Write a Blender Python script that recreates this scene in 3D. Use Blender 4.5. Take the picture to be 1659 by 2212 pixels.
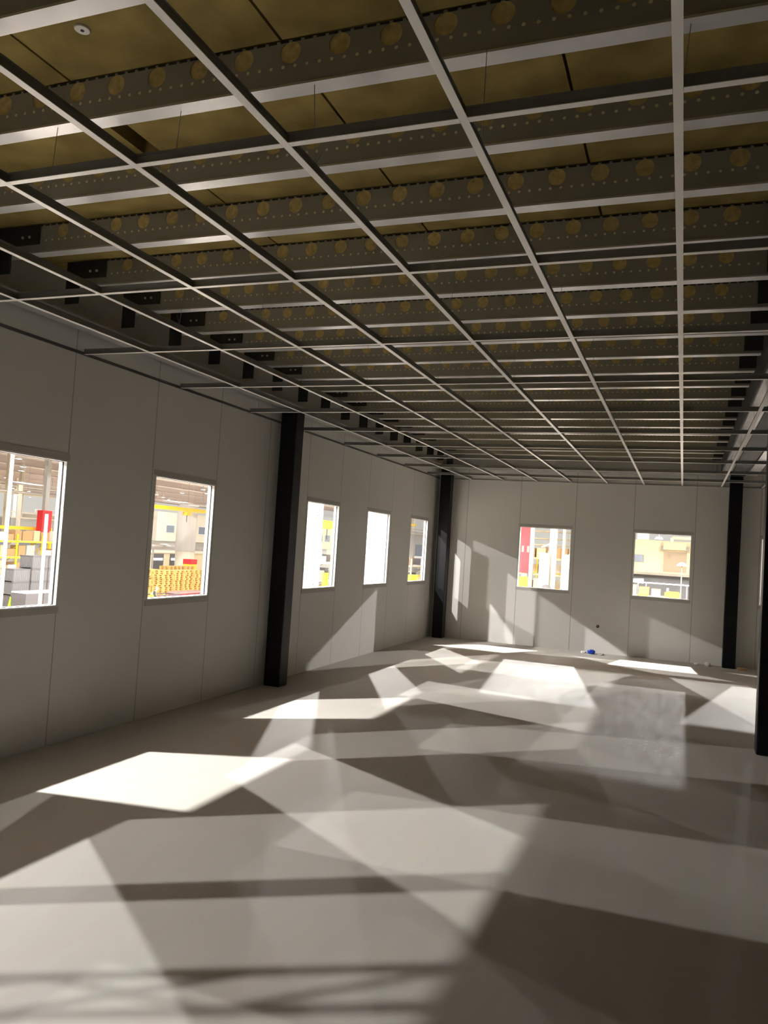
import bpy, bmesh, math, random
from mathutils import Vector, Matrix
random.seed(7)
C = bpy.context.scene.collection
SC = bpy.context.scene
for o in list(bpy.data.objects):
    bpy.data.objects.remove(o)

# ------------------------------------------------------------------ camera
W_PX, H_PX = 1659, 2212
CAM = Vector((4.4468, -0.3342, 1.6861))
yaw, pitch, roll, f_px = -0.3666, 0.0409, 0.0629, 1695.8
fw = Vector((math.sin(yaw) * math.cos(pitch), math.cos(yaw) * math.cos(pitch), math.sin(pitch)))
r0 = Vector((math.cos(yaw), -math.sin(yaw), 0.0))
u0 = r0.cross(fw)
rt = math.cos(roll) * r0 + math.sin(roll) * u0
up = -math.sin(roll) * r0 + math.cos(roll) * u0
cd = bpy.data.cameras.new('camera')
cam = bpy.data.objects.new('camera', cd)
C.objects.link(cam)
cam.matrix_world = Matrix(((rt.x, up.x, -fw.x, CAM.x), (rt.y, up.y, -fw.y, CAM.y),
                           (rt.z, up.z, -fw.z, CAM.z), (0, 0, 0, 1)))
cd.sensor_fit = 'VERTICAL'
cd.sensor_height = 24.0
cd.lens = f_px / H_PX * 24.0
cd.clip_start = 0.05
cd.clip_end = 600
SC.camera = cam

# ------------------------------------------------------------------ view, world, hall lighting
SC.view_settings.view_transform = 'Standard'
SC.view_settings.look = 'None'
SC.view_settings.gamma = 1.0
SC.view_settings.use_curve_mapping = False
SC.view_settings.exposure = 0.14

WORLD_COL = (1.0, 0.95, 0.87)
WORLD_STR = 0.7
wd = bpy.data.worlds.new('world')
SC.world = wd
wd.use_nodes = True
bgn = wd.node_tree.nodes['Background']
bgn.inputs[0].default_value = (*WORLD_COL, 1)
bgn.inputs[1].default_value = WORLD_STR

LAMP_COL = (1.0, 0.972, 0.95)
FAR_W = 1900.0
# high-bay lamps near the room (x, y, z of the light source, watts); they throw the patches on the floor
NEAR_LAMPS = [(-3.76, 2.78, 6.64, 9500), (-3.99, 18.43, 6.99, 8500), (4.2, 17.17, 6.64, 11000), (0.36, 24.7, 6.43, 9000),
              (-8.56, 11.01, 7.12, 8500), (8.3, 26.4, 6.9, 9000), (4.62, 33.9, 7.4, 6000), (-8.6, -4.3, 7.14, 9000),
              (-8.6, 26.6, 6.9, 3000), (-13.2, 2.8, 6.9, 5800), (-13.2, 18.4, 6.9, 3000), (-17.8, 11.0, 6.9, 2500),
              (-3.9, 34.0, 6.9, 3000), (-13.2, 34.0, 6.9, 3000), (-17.8, 26.6, 6.9, 3000), (0.75, 10.6, 6.9, 1000)]
FAR_LAMPS = [(-24, 30, 6.9), (-24, 45, 6.9), (-36, 38, 6.9), (-38, 56, 6.9), (-48, 50, 6.9), (-44, 70, 6.9),
             (-12, 44, 6.9), (-15, 56, 6.9), (9, 50, 6.9), (-60, 62, 6.9), (-60, 90, 6.9),
             (-82, 82, 6.9), (-18, 66, 6.9), (-90, 110, 6.9), (-70, 120, 6.9)]
ROOF_FILL_LAMPS = [(-70, 80, 6.9), (-82, 100, 6.9), (-102, 92, 6.9), (-102, 126, 6.9), (-116, 110, 6.9), (-86, 132, 6.9), (-58, 106, 6.9),
              (-44, 112, 6.9), (-40, 132, 6.9), (-56, 134, 6.9), (0, 92, 6.9), (5, 112, 6.9), (-10, 122, 6.9), (-28, 84, 6.9)]
ROOF_FILL_W = 6500.0  # stronger lamps added deep in the hall to brighten its distant roof

HALL = -3.2                      # hall floor: the room stands one storey up
ROOM_X1, ROOM_Y0, BACK_Y = 9.0, -3.5, 14.13
GRID_Z = 3.017
MOD = 0.625                      # ceiling module
CROSS0, CROSSD = 1.961, 1.263    # first cross row and spacing
JZ, JY0, JD = 3.36, 1.56, 0.6    # joists
WZ0, WZ1 = 1.055, 2.176          # window heights
LEFT_WIN = [(3.44, 4.41), (5.485, 6.445), (8.548, 9.524), (10.575, 11.535), (12.58, 13.545), (1.385, 2.345), (0.345, 1.285)]
BACK_WIN = [(1.60, 2.545), (3.63, 4.572), (5.645, 6.6)]
SEAM_Y0, SEAM_YD = 4.41, 1.028
SEAM_X0, SEAM_XD = 0.585, 1.0085

# ------------------------------------------------------------------ helpers
class MB:
    def __init__(s):
        s.v = []; s.f = []; s.sm = []
    def box(s, x0, x1, y0, y1, z0, z1):
        b = len(s.v)
        s.v += [(x, y, z) for x in (x0, x1) for y in (y0, y1) for z in (z0, z1)]
        for q in ((0, 1, 3, 2), (4, 6, 7, 5), (0, 4, 5, 1), (2, 3, 7, 6), (0, 2, 6, 4), (1, 5, 7, 3)):
            s.f.append(tuple(b + i for i in q)); s.sm.append(False)
        return s
    def lathe(s, prof, cx=0, cy=0, n=20, axis='z'):
        """rings of (radius, height) about a vertical (or x) axis, closed at both ends"""
        b = len(s.v)
        for r, h in prof:
            for k in range(n):
                a = 2 * math.pi * k / n
                if axis == 'z':
                    s.v.append((cx + r * math.cos(a), cy + r * math.sin(a), h))
                elif axis == 'x':
                    s.v.append((h, cx + r * math.cos(a), cy + r * math.sin(a)))
                else:
                    s.v.append((cx + r * math.cos(a), h, cy + r * math.sin(a)))
        for i in range(len(prof) - 1):
            for k in range(n):
                k2 = (k + 1) % n
                s.f.append((b + i * n + k, b + i * n + k2, b + (i + 1) * n + k2, b + (i + 1) * n + k)); s.sm.append(True)
        s.f.append(tuple(b + k for k in range(n))[::-1]); s.sm.append(False)
        s.f.append(tuple(b + (len(prof) - 1) * n + k for k in range(n))); s.sm.append(False)
        return s
    def tube(s, p, q, r, n=8):
        p, q = Vector(p), Vector(q)
        d = (q - p).normalized()
        a = d.orthogonal().normalized(); c = d.cross(a)
        b = len(s.v)
        for e in (p, q):
            for k in range(n):
                t = 2 * math.pi * k / n
                s.v.append(tuple(e + r * (math.cos(t) * a + math.sin(t) * c)))
        for k in range(n):
            k2 = (k + 1) % n
            s.f.append((b + k, b + k2, b + n + k2, b + n + k)); s.sm.append(True)
        s.f.append(tuple(b + k for k in range(n))[::-1]); s.sm.append(False)
        s.f.append(tuple(b + n + k for k in range(n))); s.sm.append(False)
        return s
    def bar(s, p, q, w, h):
        """square bar between two points"""
        p, q = Vector(p), Vector(q)
        d = (q - p).normalized()
        ref = Vector((0, 0, 1)) if abs(d.z) < 0.9 else Vector((1, 0, 0))
        a = d.cross(ref).normalized(); c = a.cross(d)
        b = len(s.v)
        for e in (p, q):
            for sa, sc in ((-1, -1), (1, -1), (1, 1), (-1, 1)):
                s.v.append(tuple(e + a * sa * w / 2 + c * sc * h / 2))
        for k in range(4):
            k2 = (k + 1) % 4
            s.f.append((b + k, b + k2, b + 4 + k2, b + 4 + k)); s.sm.append(False)
        s.f.append((b + 3, b + 2, b + 1, b)); s.sm.append(False)
        s.f.append((b + 4, b + 5, b + 6, b + 7)); s.sm.append(False)
        return s
    def build(s, name, m, parent=None, loc=(0, 0, 0), bevel=0):
        me = bpy.data.meshes.new(name)
        me.from_pydata(s.v, [], s.f)
        bm = bmesh.new(); bm.from_mesh(me)
        bmesh.ops.recalc_face_normals(bm, faces=bm.faces)
        bm.to_mesh(me); bm.free()
        me.polygons.foreach_set('use_smooth', s.sm)
        me.materials.append(m)
        o = bpy.data.objects.new(name, me)
        C.objects.link(o)
        o.location = loc
        if parent: o.parent = parent
        if bevel:
            md = o.modifiers.new('bevel', 'BEVEL'); md.width = bevel; md.segments = 3; md.limit_method = 'ANGLE'
        return o

def tag(o, label, cat, group=None, kind=None):
    if label: o['label'] = label
    if cat: o['category'] = cat
    if group: o['group'] = group
    if kind: o['kind'] = kind
    return o
def struct(o):
    o['kind'] = 'structure'; return o
def thing(name, label, cat, loc=(0, 0, 0), rz=0, group=None):
    e = bpy.data.objects.new(name, None); C.objects.link(e)
    e.empty_display_size = 0.1
    e.location = loc; e.rotation_euler = (0, 0, rz)
    return tag(e, label, cat, group)
def dup(root, loc, label, rz=None, group=None):
    kids = {}
    for ch in list(bpy.data.objects):
        if ch.parent: kids.setdefault(ch.parent.name, []).append(ch)
    def rec(o, parent):
        c = o.copy(); C.objects.link(c)
        if parent: c.parent = parent
        for k in kids.get(o.name, []): rec(k, c)
        return c
    r = rec(root, None)
    r.location = loc
    if rz is not None: r.rotation_euler = (0, 0, rz)
    if label: r['label'] = label
    if group: r['group'] = group
    return r
ORD = ['zeroth', 'first', 'second', 'third', 'fourth', 'fifth', 'sixth', 'seventh', 'eighth', 'ninth', 'tenth', 'eleventh',
       'twelfth', 'thirteenth', 'fourteenth', 'fifteenth', 'sixteenth', 'seventeenth', 'eighteenth', 'nineteenth', 'twentieth',
       'twenty-first', 'twenty-second', 'twenty-third', 'twenty-fourth', 'twenty-fifth', 'twenty-sixth']

# ------------------------------------------------------------------ materials
def mat(name, col, rough=0.6, metal=0.0, spec=0.5, emit=None, estr=1.0, noise=0.0, nscale=8.0, bump=0.0, col2=None):
    m = bpy.data.materials.new(name); m.use_nodes = True
    nt = m.node_tree; b = nt.nodes['Principled BSDF']
    b.inputs['Base Color'].default_value = (*col, 1)
    b.inputs['Roughness'].default_value = rough
    b.inputs['Metallic'].default_value = metal
    b.inputs['Specular IOR Level'].default_value = spec
    if emit:
        b.inputs['Emission Color'].default_value = (*emit, 1); b.inputs['Emission Strength'].default_value = estr
    if noise or col2:
        tc = nt.nodes.new('ShaderNodeTexCoord'); n = nt.nodes.new('ShaderNodeTexNoise')
        n.inputs['Scale'].default_value = nscale; n.inputs['Detail'].default_value = 6
        nt.links.new(tc.outputs['Object'], n.inputs['Vector'])
        mx = nt.nodes.new('ShaderNodeMix'); mx.data_type = 'RGBA'
        c2 = col2 if col2 else tuple(min(1, c * (1 + noise)) for c in col)
        c1 = col if col2 else tuple(c * (1 - noise) for c in col)
        mx.inputs[6].default_value = (*c1, 1); mx.inputs[7].default_value = (*c2, 1)
        rp = nt.nodes.new('ShaderNodeMapRange'); rp.inputs[1].default_value = 0.3; rp.inputs[2].default_value = 0.7
        nt.links.new(n.outputs[0], rp.inputs[0]); nt.links.new(rp.outputs[0], mx.inputs[0])
        nt.links.new(mx.outputs[2], b.inputs['Base Color'])
        if bump:
            bp = nt.nodes.new('ShaderNodeBump'); bp.inputs['Strength'].default_value = bump; bp.inputs['Distance'].default_value = 0.02
            nt.links.new(n.outputs[0], bp.inputs['Height']); nt.links.new(bp.outputs[0], b.inputs['Normal'])
    return m

def mnode(nt, op, a, b=None, c=None):
    n = nt.nodes.new('ShaderNodeMath'); n.operation = op
    for i, v in enumerate((a, b, c)):
        if v is None: continue
        if isinstance(v, (int, float)): n.inputs[i].default_value = v
        else: nt.links.new(v, n.inputs[i])
    return n.outputs[0]

def panel_mat(name, axis, s0, sd):
    """insulated wall panel: off-white coated steel, fine ribbing, a dark joint every module"""
    m = mat(name, (0.60, 0.575, 0.535), 0.45, 0, 0.4)
    nt = m.node_tree; b = nt.nodes['Principled BSDF']
    tc = nt.nodes.new('ShaderNodeTexCoord'); sp = nt.nodes.new('ShaderNodeSeparateXYZ')
    nt.links.new(tc.outputs['Object'], sp.inputs[0])
    co = sp.outputs[axis]
    d = mnode(nt, 'DIVIDE', mnode(nt, 'SUBTRACT', co, s0), sd)
    fr = mnode(nt, 'FRACT', mnode(nt, 'ADD', d, 100.5))
    ds = mnode(nt, 'ABSOLUTE', mnode(nt, 'SUBTRACT', fr, 0.5))
    line = mnode(nt, 'LESS_THAN', ds, 0.0058)
    n = nt.nodes.new('ShaderNodeTexNoise'); n.inputs['Scale'].default_value = 1.3; n.inputs['Detail'].default_value = 5
    nt.links.new(tc.outputs['Object'], n.inputs['Vector'])
    mx0 = nt.nodes.new('ShaderNodeMix'); mx0.data_type = 'RGBA'
    mx0.inputs[6].default_value = (0.63, 0.612, 0.58, 1); mx0.inputs[7].default_value = (0.69, 0.67, 0.635, 1)
    nt.links.new(n.outputs[0], mx0.inputs[0])
    mx = nt.nodes.new('ShaderNodeMix'); mx.data_type = 'RGBA'
    nt.links.new(line, mx.inputs[0]); nt.links.new(mx0.outputs[2], mx.inputs[6])
    mx.inputs[7].default_value = (0.40, 0.38, 0.355, 1)
    nt.links.new(mx.outputs[2], b.inputs['Base Color'])
    bp = nt.nodes.new('ShaderNodeBump'); bp.inputs['Strength'].default_value = 0.6; bp.inputs['Distance'].default_value = 0.004
    bp.invert = True
    nt.links.new(line, bp.inputs['Height']); nt.links.new(bp.outputs[0], b.inputs['Normal'])
    return m

def floor_mat():
    m = mat('screed', (0.5, 0.47, 0.43), 0.6, 0, 0.18)
    nt = m.node_tree; b = nt.nodes['Principled BSDF']
    tc = nt.nodes.new('ShaderNodeTexCoord')
    n1 = nt.nodes.new('ShaderNodeTexNoise'); n1.inputs['Scale'].default_value = 0.9; n1.inputs['Detail'].default_value = 8
    n2 = nt.nodes.new('ShaderNodeTexNoise'); n2.inputs['Scale'].default_value = 14; n2.inputs['Detail'].default_value = 8
    nt.links.new(tc.outputs['Object'], n1.inputs['Vector'])
    mp = nt.nodes.new('ShaderNodeMapping'); mp.inputs['Scale'].default_value = (1.0, 0.12, 1); mp.inputs['Rotation'].default_value = (0, 0, 1.2)
    nt.links.new(tc.outputs['Object'], mp.inputs[0]); nt.links.new(mp.outputs[0], n2.inputs['Vector'])
    mx = nt.nodes.new('ShaderNodeMix'); mx.data_type = 'RGBA'
    mx.inputs[6].default_value = (0.45, 0.422, 0.382, 1); mx.inputs[7].default_value = (0.51, 0.48, 0.437, 1)
    nt.links.new(n1.outputs[0], mx.inputs[0])
    m2 = nt.nodes.new('ShaderNodeMix'); m2.data_type = 'RGBA'; m2.blend_type = 'MULTIPLY'; m2.inputs[0].default_value = 0.12
    nt.links.new(mx.outputs[2], m2.inputs[6]); nt.links.new(n2.outputs[1], m2.inputs[7])
    # a scuffed, dusty spot on the screed
    sp = nt.nodes.new('ShaderNodeSeparateXYZ'); nt.links.new(tc.outputs['Object'], sp.inputs[0])
    qx = mnode(nt, 'POWER', mnode(nt, 'ABSOLUTE', mnode(nt, 'SUBTRACT', sp.outputs[0], 4.28)), 2.0)
    qy = mnode(nt, 'POWER', mnode(nt, 'ABSOLUTE', mnode(nt, 'SUBTRACT', sp.outputs[1], 7.4)), 2.0)
    near = mnode(nt, 'LESS_THAN', mnode(nt, 'ADD', qx, mnode(nt, 'MULTIPLY', qy, 0.5)), 0.09)
    n3 = nt.nodes.new('ShaderNodeTexNoise'); n3.inputs['Scale'].default_value = 22; n3.inputs['Detail'].default_value = 9
    nt.links.new(tc.outputs['Object'], n3.inputs['Vector'])
    ms = nt.nodes.new('ShaderNodeMix'); ms.data_type = 'RGBA'; ms.inputs[7].default_value = (0.62, 0.59, 0.55, 1)
    nt.links.new(m2.outputs[2], ms.inputs[6])
    nt.links.new(mnode(nt, 'MULTIPLY', near, mnode(nt, 'GREATER_THAN', n3.outputs[0], 0.62)), ms.inputs[0])
    nt.links.new(ms.outputs[2], b.inputs['Base Color'])
    rr = nt.nodes.new('ShaderNodeMapRange'); rr.inputs[3].default_value = 0.55; rr.inputs[4].default_value = 0.75
    nt.links.new(n2.outputs[0], rr.inputs[0]); nt.links.new(rr.outputs[0], b.inputs['Roughness'])
    return m

def web_mat():
    """galvanised joist web: row of small punched dimples low down and a row of slots along the top"""
    m = mat('joist_web', (0.31, 0.30, 0.25), 0.55, 0.3, 0.4)
    nt = m.node_tree; b = nt.nodes['Principled BSDF']
    tc = nt.nodes.new('ShaderNodeTexCoord'); sp = nt.nodes.new('ShaderNodeSeparateXYZ')
    nt.links.new(tc.outputs['Object'], sp.inputs[0])
    x, z = sp.outputs[0], sp.outputs[2]
    fx = mnode(nt, 'SUBTRACT', mnode(nt, 'MULTIPLY', mnode(nt, 'FRACT', mnode(nt, 'MULTIPLY', x, 20.0)), 0.05), 0.025)
    dz = mnode(nt, 'SUBTRACT', z, 0.074)
    rad = mnode(nt, 'ADD', mnode(nt, 'POWER', mnode(nt, 'ABSOLUTE', fx), 2.0), mnode(nt, 'POWER', mnode(nt, 'ABSOLUTE', dz), 2.0))
    dot = mnode(nt, 'LESS_THAN', rad, 0.000045)
    slot = mnode(nt, 'MULTIPLY', mnode(nt, 'GREATER_THAN', z, 0.166), mnode(nt, 'LESS_THAN', mnode(nt, 'ABSOLUTE', fx), 0.018))
    mx = nt.nodes.new('ShaderNodeMix'); mx.data_type = 'RGBA'
    mx.inputs[6].default_value = (0.31, 0.30, 0.25, 1); mx.inputs[7].default_value = (0.72, 0.66, 0.42, 1)
    nt.links.new(dot, mx.inputs[0])
    m2 = nt.nodes.new('ShaderNodeMix'); m2.data_type = 'RGBA'; m2.inputs[7].default_value = (0.02, 0.02, 0.02, 1)
    nt.links.new(mx.outputs[2], m2.inputs[6]); nt.links.new(slot, m2.inputs[0])
    nt.links.new(m2.outputs[2], b.inputs['Base Color'])
    nt.links.new(mnode(nt, 'MULTIPLY', mnode(nt, 'SUBTRACT', 1.0, mnode(nt, 'MAXIMUM', dot, slot)), 0.3), b.inputs['Metallic'])
    return m

def glass_mat():
    m = bpy.data.materials.new('window_glass'); m.use_nodes = True
    nt = m.node_tree; nt.nodes.clear()
    out = nt.nodes.new('ShaderNodeOutputMaterial'); tr = nt.nodes.new('ShaderNodeBsdfTransparent')
    tr.inputs[0].default_value = (0.97, 0.975, 0.97, 1)
    gl = nt.nodes.new('ShaderNodeBsdfGlossy'); gl.inputs['Roughness'].default_value = 0.02
    fr = nt.nodes.new('ShaderNodeFresnel'); ge = nt.nodes.new('ShaderNodeNewGeometry')
    nt.links.new(mnode(nt, 'SUBTRACT', 1.45, mnode(nt, 'MULTIPLY', ge.outputs['Backfacing'], 1.45 - 1 / 1.45)), fr.inputs[0])
    mx = nt.nodes.new('ShaderNodeMixShader')
    nt.links.new(fr.outputs[0], mx.inputs[0]); nt.links.new(tr.outputs[0], mx.inputs[1]); nt.links.new(gl.outputs[0], mx.inputs[2])
    nt.links.new(mx.outputs[0], out.inputs[0])
    return m

def stripe_mat(name, c1, c2, axis, period, duty, rough=0.6):
    m = mat(name, c1, rough)
    nt = m.node_tree; b = nt.nodes['Principled BSDF']
    tc = nt.nodes.new('ShaderNodeTexCoord'); sp = nt.nodes.new('ShaderNodeSeparateXYZ')
    nt.links.new(tc.outputs['Object'], sp.inputs[0])
    fr = mnode(nt, 'FRACT', mnode(nt, 'ADD', mnode(nt, 'DIVIDE', sp.outputs[axis], period), 200.0))
    lt = mnode(nt, 'LESS_THAN', fr, duty)
    mx = nt.nodes.new('ShaderNodeMix'); mx.data_type = 'RGBA'
    mx.inputs[6].default_value = (*c1, 1); mx.inputs[7].default_value = (*c2, 1)
    nt.links.new(lt, mx.inputs[0]); nt.links.new(mx.outputs[2], b.inputs['Base Color'])
    return m

M = dict(
    wall_l=panel_mat('panel_left', 1, SEAM_Y0, SEAM_YD), wall_b=panel_mat('panel_back', 0, SEAM_X0, SEAM_XD),
    floor=floor_mat(), web=web_mat(), glass=glass_mat(),
    deck=mat('deck', (0.10, 0.10, 0.095), 0.7),
    galv=mat('galvanised', (0.62, 0.62, 0.63), 0.38, 0.85, noise=0.08, nscale=5),
    galv_dull=mat('galvanised_dull', (0.30, 0.31, 0.31), 0.5, 0.6, noise=0.15, nscale=6),
    tee_cap=mat('tee_white', (0.93, 0.90, 0.86), 0.35),
    tee_stem=mat('tee_stem', (0.26, 0.265, 0.26), 0.42, 0.7),
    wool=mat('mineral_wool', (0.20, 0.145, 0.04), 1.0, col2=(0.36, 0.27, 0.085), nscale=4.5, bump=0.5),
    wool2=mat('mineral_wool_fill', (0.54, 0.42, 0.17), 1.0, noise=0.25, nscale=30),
    black=mat('black_paint', (0.006, 0.006, 0.008), 0.38, 0, 0.25),
    black_m=mat('black_steel', (0.02, 0.021, 0.021), 0.6),
    beam=mat('grey_steel', (0.50, 0.50, 0.49), 0.55, 0.2),
    frame=mat('white_frame', (0.82, 0.80, 0.77), 0.4),
    gasket=mat('gasket', (0.015, 0.015, 0.016), 0.6),
    trim=mat('panel_trim', (0.46, 0.44, 0.41), 0.5),
    dark_trim=mat('edge_trim', (0.13, 0.13, 0.13), 0.5),
    bolt=mat('bolt', (0.6, 0.6, 0.6), 0.35, 0.8),
    white=mat('white_board', (0.70, 0.685, 0.67), 0.5),
    paper=mat('paper', (0.8, 0.78, 0.74), 0.8),
    blue=mat('blue_wrap', (0.02, 0.06, 0.5), 0.4),
    wood=mat('raw_wood', (0.62, 0.42, 0.20), 0.7, noise=0.2, nscale=12),
    lens=mat('lamp_lens', (1, 1, 1), 0.4, emit=(1.0, 0.95, 0.88), estr=14.0),
    lampbody=mat('lamp_body', (0.75, 0.75, 0.74), 0.5),
)

# ------------------------------------------------------------------ the room
def wall_cells(mb, axis, a0, a1, z0, z1, opens, t0, t1):
    """solid wall along x or y between a0 and a1 with rectangular openings (lo, hi) at window height"""
    cuts = sorted([a0, a1] + [v for o in opens for v in o])
    for i in range(len(cuts) - 1):
        lo, hi = cuts[i], cuts[i + 1]
        isopen = any(abs(o[0] - lo) < 1e-6 for o in opens)
        for zz in ([(z0, WZ0), (WZ1, z1)] if isopen else [(z0, z1)]):
            if axis == 'y': mb.box(t0, t1, lo, hi, *zz)
            else: mb.box(lo, hi, t0, t1, *zz)
    return mb
WT = 0.068
struct(MB().box(-WT, ROOM_X1, ROOM_Y0, BACK_Y + WT, -0.35, 0).build('floor', M['floor']))
struct(wall_cells(MB(), 'y', ROOM_Y0 - WT, BACK_Y + WT, 0, 3.66, LEFT_WIN, -WT, 0).build('wall_left', M['wall_l']))
struct(wall_cells(MB(), 'x', 0, ROOM_X1, 0, 3.66, BACK_WIN, BACK_Y, BACK_Y + WT).build('wall_back', M['wall_b']))
struct(MB().box(ROOM_X1, ROOM_X1 + WT, ROOM_Y0 - WT, BACK_Y + WT, -0.35, 3.66).build('wall_right', M['wall_l']))
struct(MB().box(0, ROOM_X1, ROOM_Y0 - WT, ROOM_Y0, -0.35, 3.66).build('wall_front', M['wall_b']))
struct(MB().box(-WT, ROOM_X1 + WT, ROOM_Y0 - WT, BACK_Y + WT, 3.66, 3.8).build('ceiling', M['deck']))

def window(n, axis, a0, a1):
    """fixed pane in a white liner: liner, gasket, glass and the two plain panel trims above and below"""
    e = bpy.data.objects.new('window_%d' % n, None); C.objects.link(e); struct(e)
    e.location = (0, (a0 + a1) / 2, WZ0) if axis == 'y' else ((a0 + a1) / 2, BACK_Y, WZ0)
    h, w = WZ1 - WZ0, (a1 - a0)
    def bx(mb, u0, u1, d0, d1, z0, z1):       # u along the wall, d depth (positive into the room)
        if axis == 'y': mb.box(d0, d1, u0, u1, z0, z1)
        else: mb.box(u0, u1, -d1, -d0, z0, z1)
    def ring(mb, t, d0, d1, o=0.0):
        bx(mb, -w / 2 + o, -w / 2 + o + t, d0, d1, o, h - o); bx(mb, w / 2 - o - t, w / 2 - o, d0, d1, o, h - o)
        bx(mb, -w / 2 + o + t, w / 2 - o - t, d0, d1, o, o + t); bx(mb, -w / 2 + o + t, w / 2 - o - t, d0, d1, h - o - t, h - o)
        return mb
    ring(MB(), 0.012, -0.026, 0.003).build('inner_frame', M['frame'], e)
    ring(MB(), 0.016, -0.037, -0.027).build('gasket', M['gasket'], e)
    ring(MB(), 0.013, -WT - 0.003, -0.038).build('outer_frame', M['frame'], e)
    g = MB(); bx(g, -w / 2 + 0.013, w / 2 - 0.013, -0.034, -0.030, 0.013, h - 0.013); g.build('glass_pane', M['glass'], e)
    pw = (SEAM_YD if axis == 'y' else SEAM_XD) / 2 - 0.012
    t = MB(); bx(t, -pw, pw, 0.0005, 0.004, h + 0.001, h + 0.05); t.build('head_trim', M['trim'], e)
    t = MB(); bx(t, -pw, pw, 0.0005, 0.004, -0.052, -0.001); t.build('sill_trim', M['trim'], e)
nwin = 0
for a in LEFT_WIN[:5]: nwin += 1; window(nwin, 'y', *a)
for a in BACK_WIN: nwin += 1; window(nwin, 'x', *a)
for a in LEFT_WIN[5:]: nwin += 1; window(nwin, 'y', *a)

# perimeter angles that carry the ends of the ceiling grid
struct(MB().box(0.0005, 0.012, ROOM_Y0, BACK_Y - 0.001, GRID_Z - 0.006, GRID_Z - 0.003).box(0.0005, 0.002, ROOM_Y0, BACK_Y - 0.001, GRID_Z - 0.003, GRID_Z + 0.02)
       .build('trim_1', M['dark_trim']))
struct(MB().box(0.022, ROOM_X1, BACK_Y - 0.02, BACK_Y - 0.0005, GRID_Z - 0.006, GRID_Z - 0.003).box(0.022, ROOM_X1, BACK_Y - 0.002, BACK_Y - 0.0005, GRID_Z - 0.003, GRID_Z + 0.02)
       .build('trim_2', M['trim']))

# ------------------------------------------------------------------ columns and beams
def column(x, y, w, top, label):
    o = MB().box(-w / 2, w / 2, -w / 2, w / 2, 0, top).build('steel_column', M['black'], None, (x, y, 0), 0.012)
    tag(o, label, 'column', 'black steel columns')
column(0.155, 7.72, 0.2, 3.18, 'black square steel column standing halfway along the left wall')
column(0.20, 13.97, 0.2, 3.18, 'black square steel column in the far left corner of the room')
column(5.22, 13.98, 0.2, 3.18, 'black square steel column against the back wall, right of both back windows')
column(5.235, 7.70, 0.2, 3.18, 'black square steel column nearest the camera, cut by the right picture edge')

b = thing('steel_beam', 'grey steel beam above the left wall carrying the joist ends', 'beam', (0.15, 5.3, 3.185))
MB().box(-0.12, 0.12, -8.7, 8.55, 0, 0.016).build('bottom_flange', M['beam'], b)
MB().box(-0.03, -0.014, -8.7, 8.55, 0.016, 0.34).build('web', M['beam'], b)
b = thing('steel_beam', 'dark steel beam running over the two right hand columns', 'beam', (5.22, 5.3, 3.185))
MB().box(-0.1, 0.12, -8.7, 8.6, 0, 0.016).build('bottom_flange', M['black_m'], b)
MB().box(-0.25, -0.235, -8.7, 8.6, 0.03, 0.34).build('side_plate', M['black_m'], b)
MB().box(-0.008, 0.008, -8.7, 8.6, 0.016, 0.34).build('web', M['black_m'], b)
b = thing('steel_beam', 'grey steel beam above the back wall between the corner columns', 'beam', (2.7, 14.02, 3.2))
MB().box(-2.35, 2.2, -0.08, 0.08, 0, 0.014).build('bottom_flange', M['beam'], b)
MB().box(-2.35, 2.2, -0.006, 0.006, 0.014, 0.33).build('web', M['beam'], b)

def channel(x, w, label):
    t = thing('steel_channel', label, 'channel', (x, 5.3, 3.19), 0, 'bright channels along the right beam')
    MB().box(-w / 2, w / 2, -8.7, 8.6, 0, 0.003).build('base', M['galv'], t)
    MB().box(-w / 2, -w / 2 + 0.003, -8.7, 8.6, 0.003, 0.03).build('lip', M['galv'], t)
    MB().box(w / 2 - 0.003, w / 2, -8.7, 8.6, 0.003, 0.03).build('lip', M['galv'], t)
channel(5.05, 0.13, 'silver galvanised channel on the room side of the right hand beam')
channel(5.44, 0.15, 'silver galvanised channel on the far side of the right hand beam')

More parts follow.
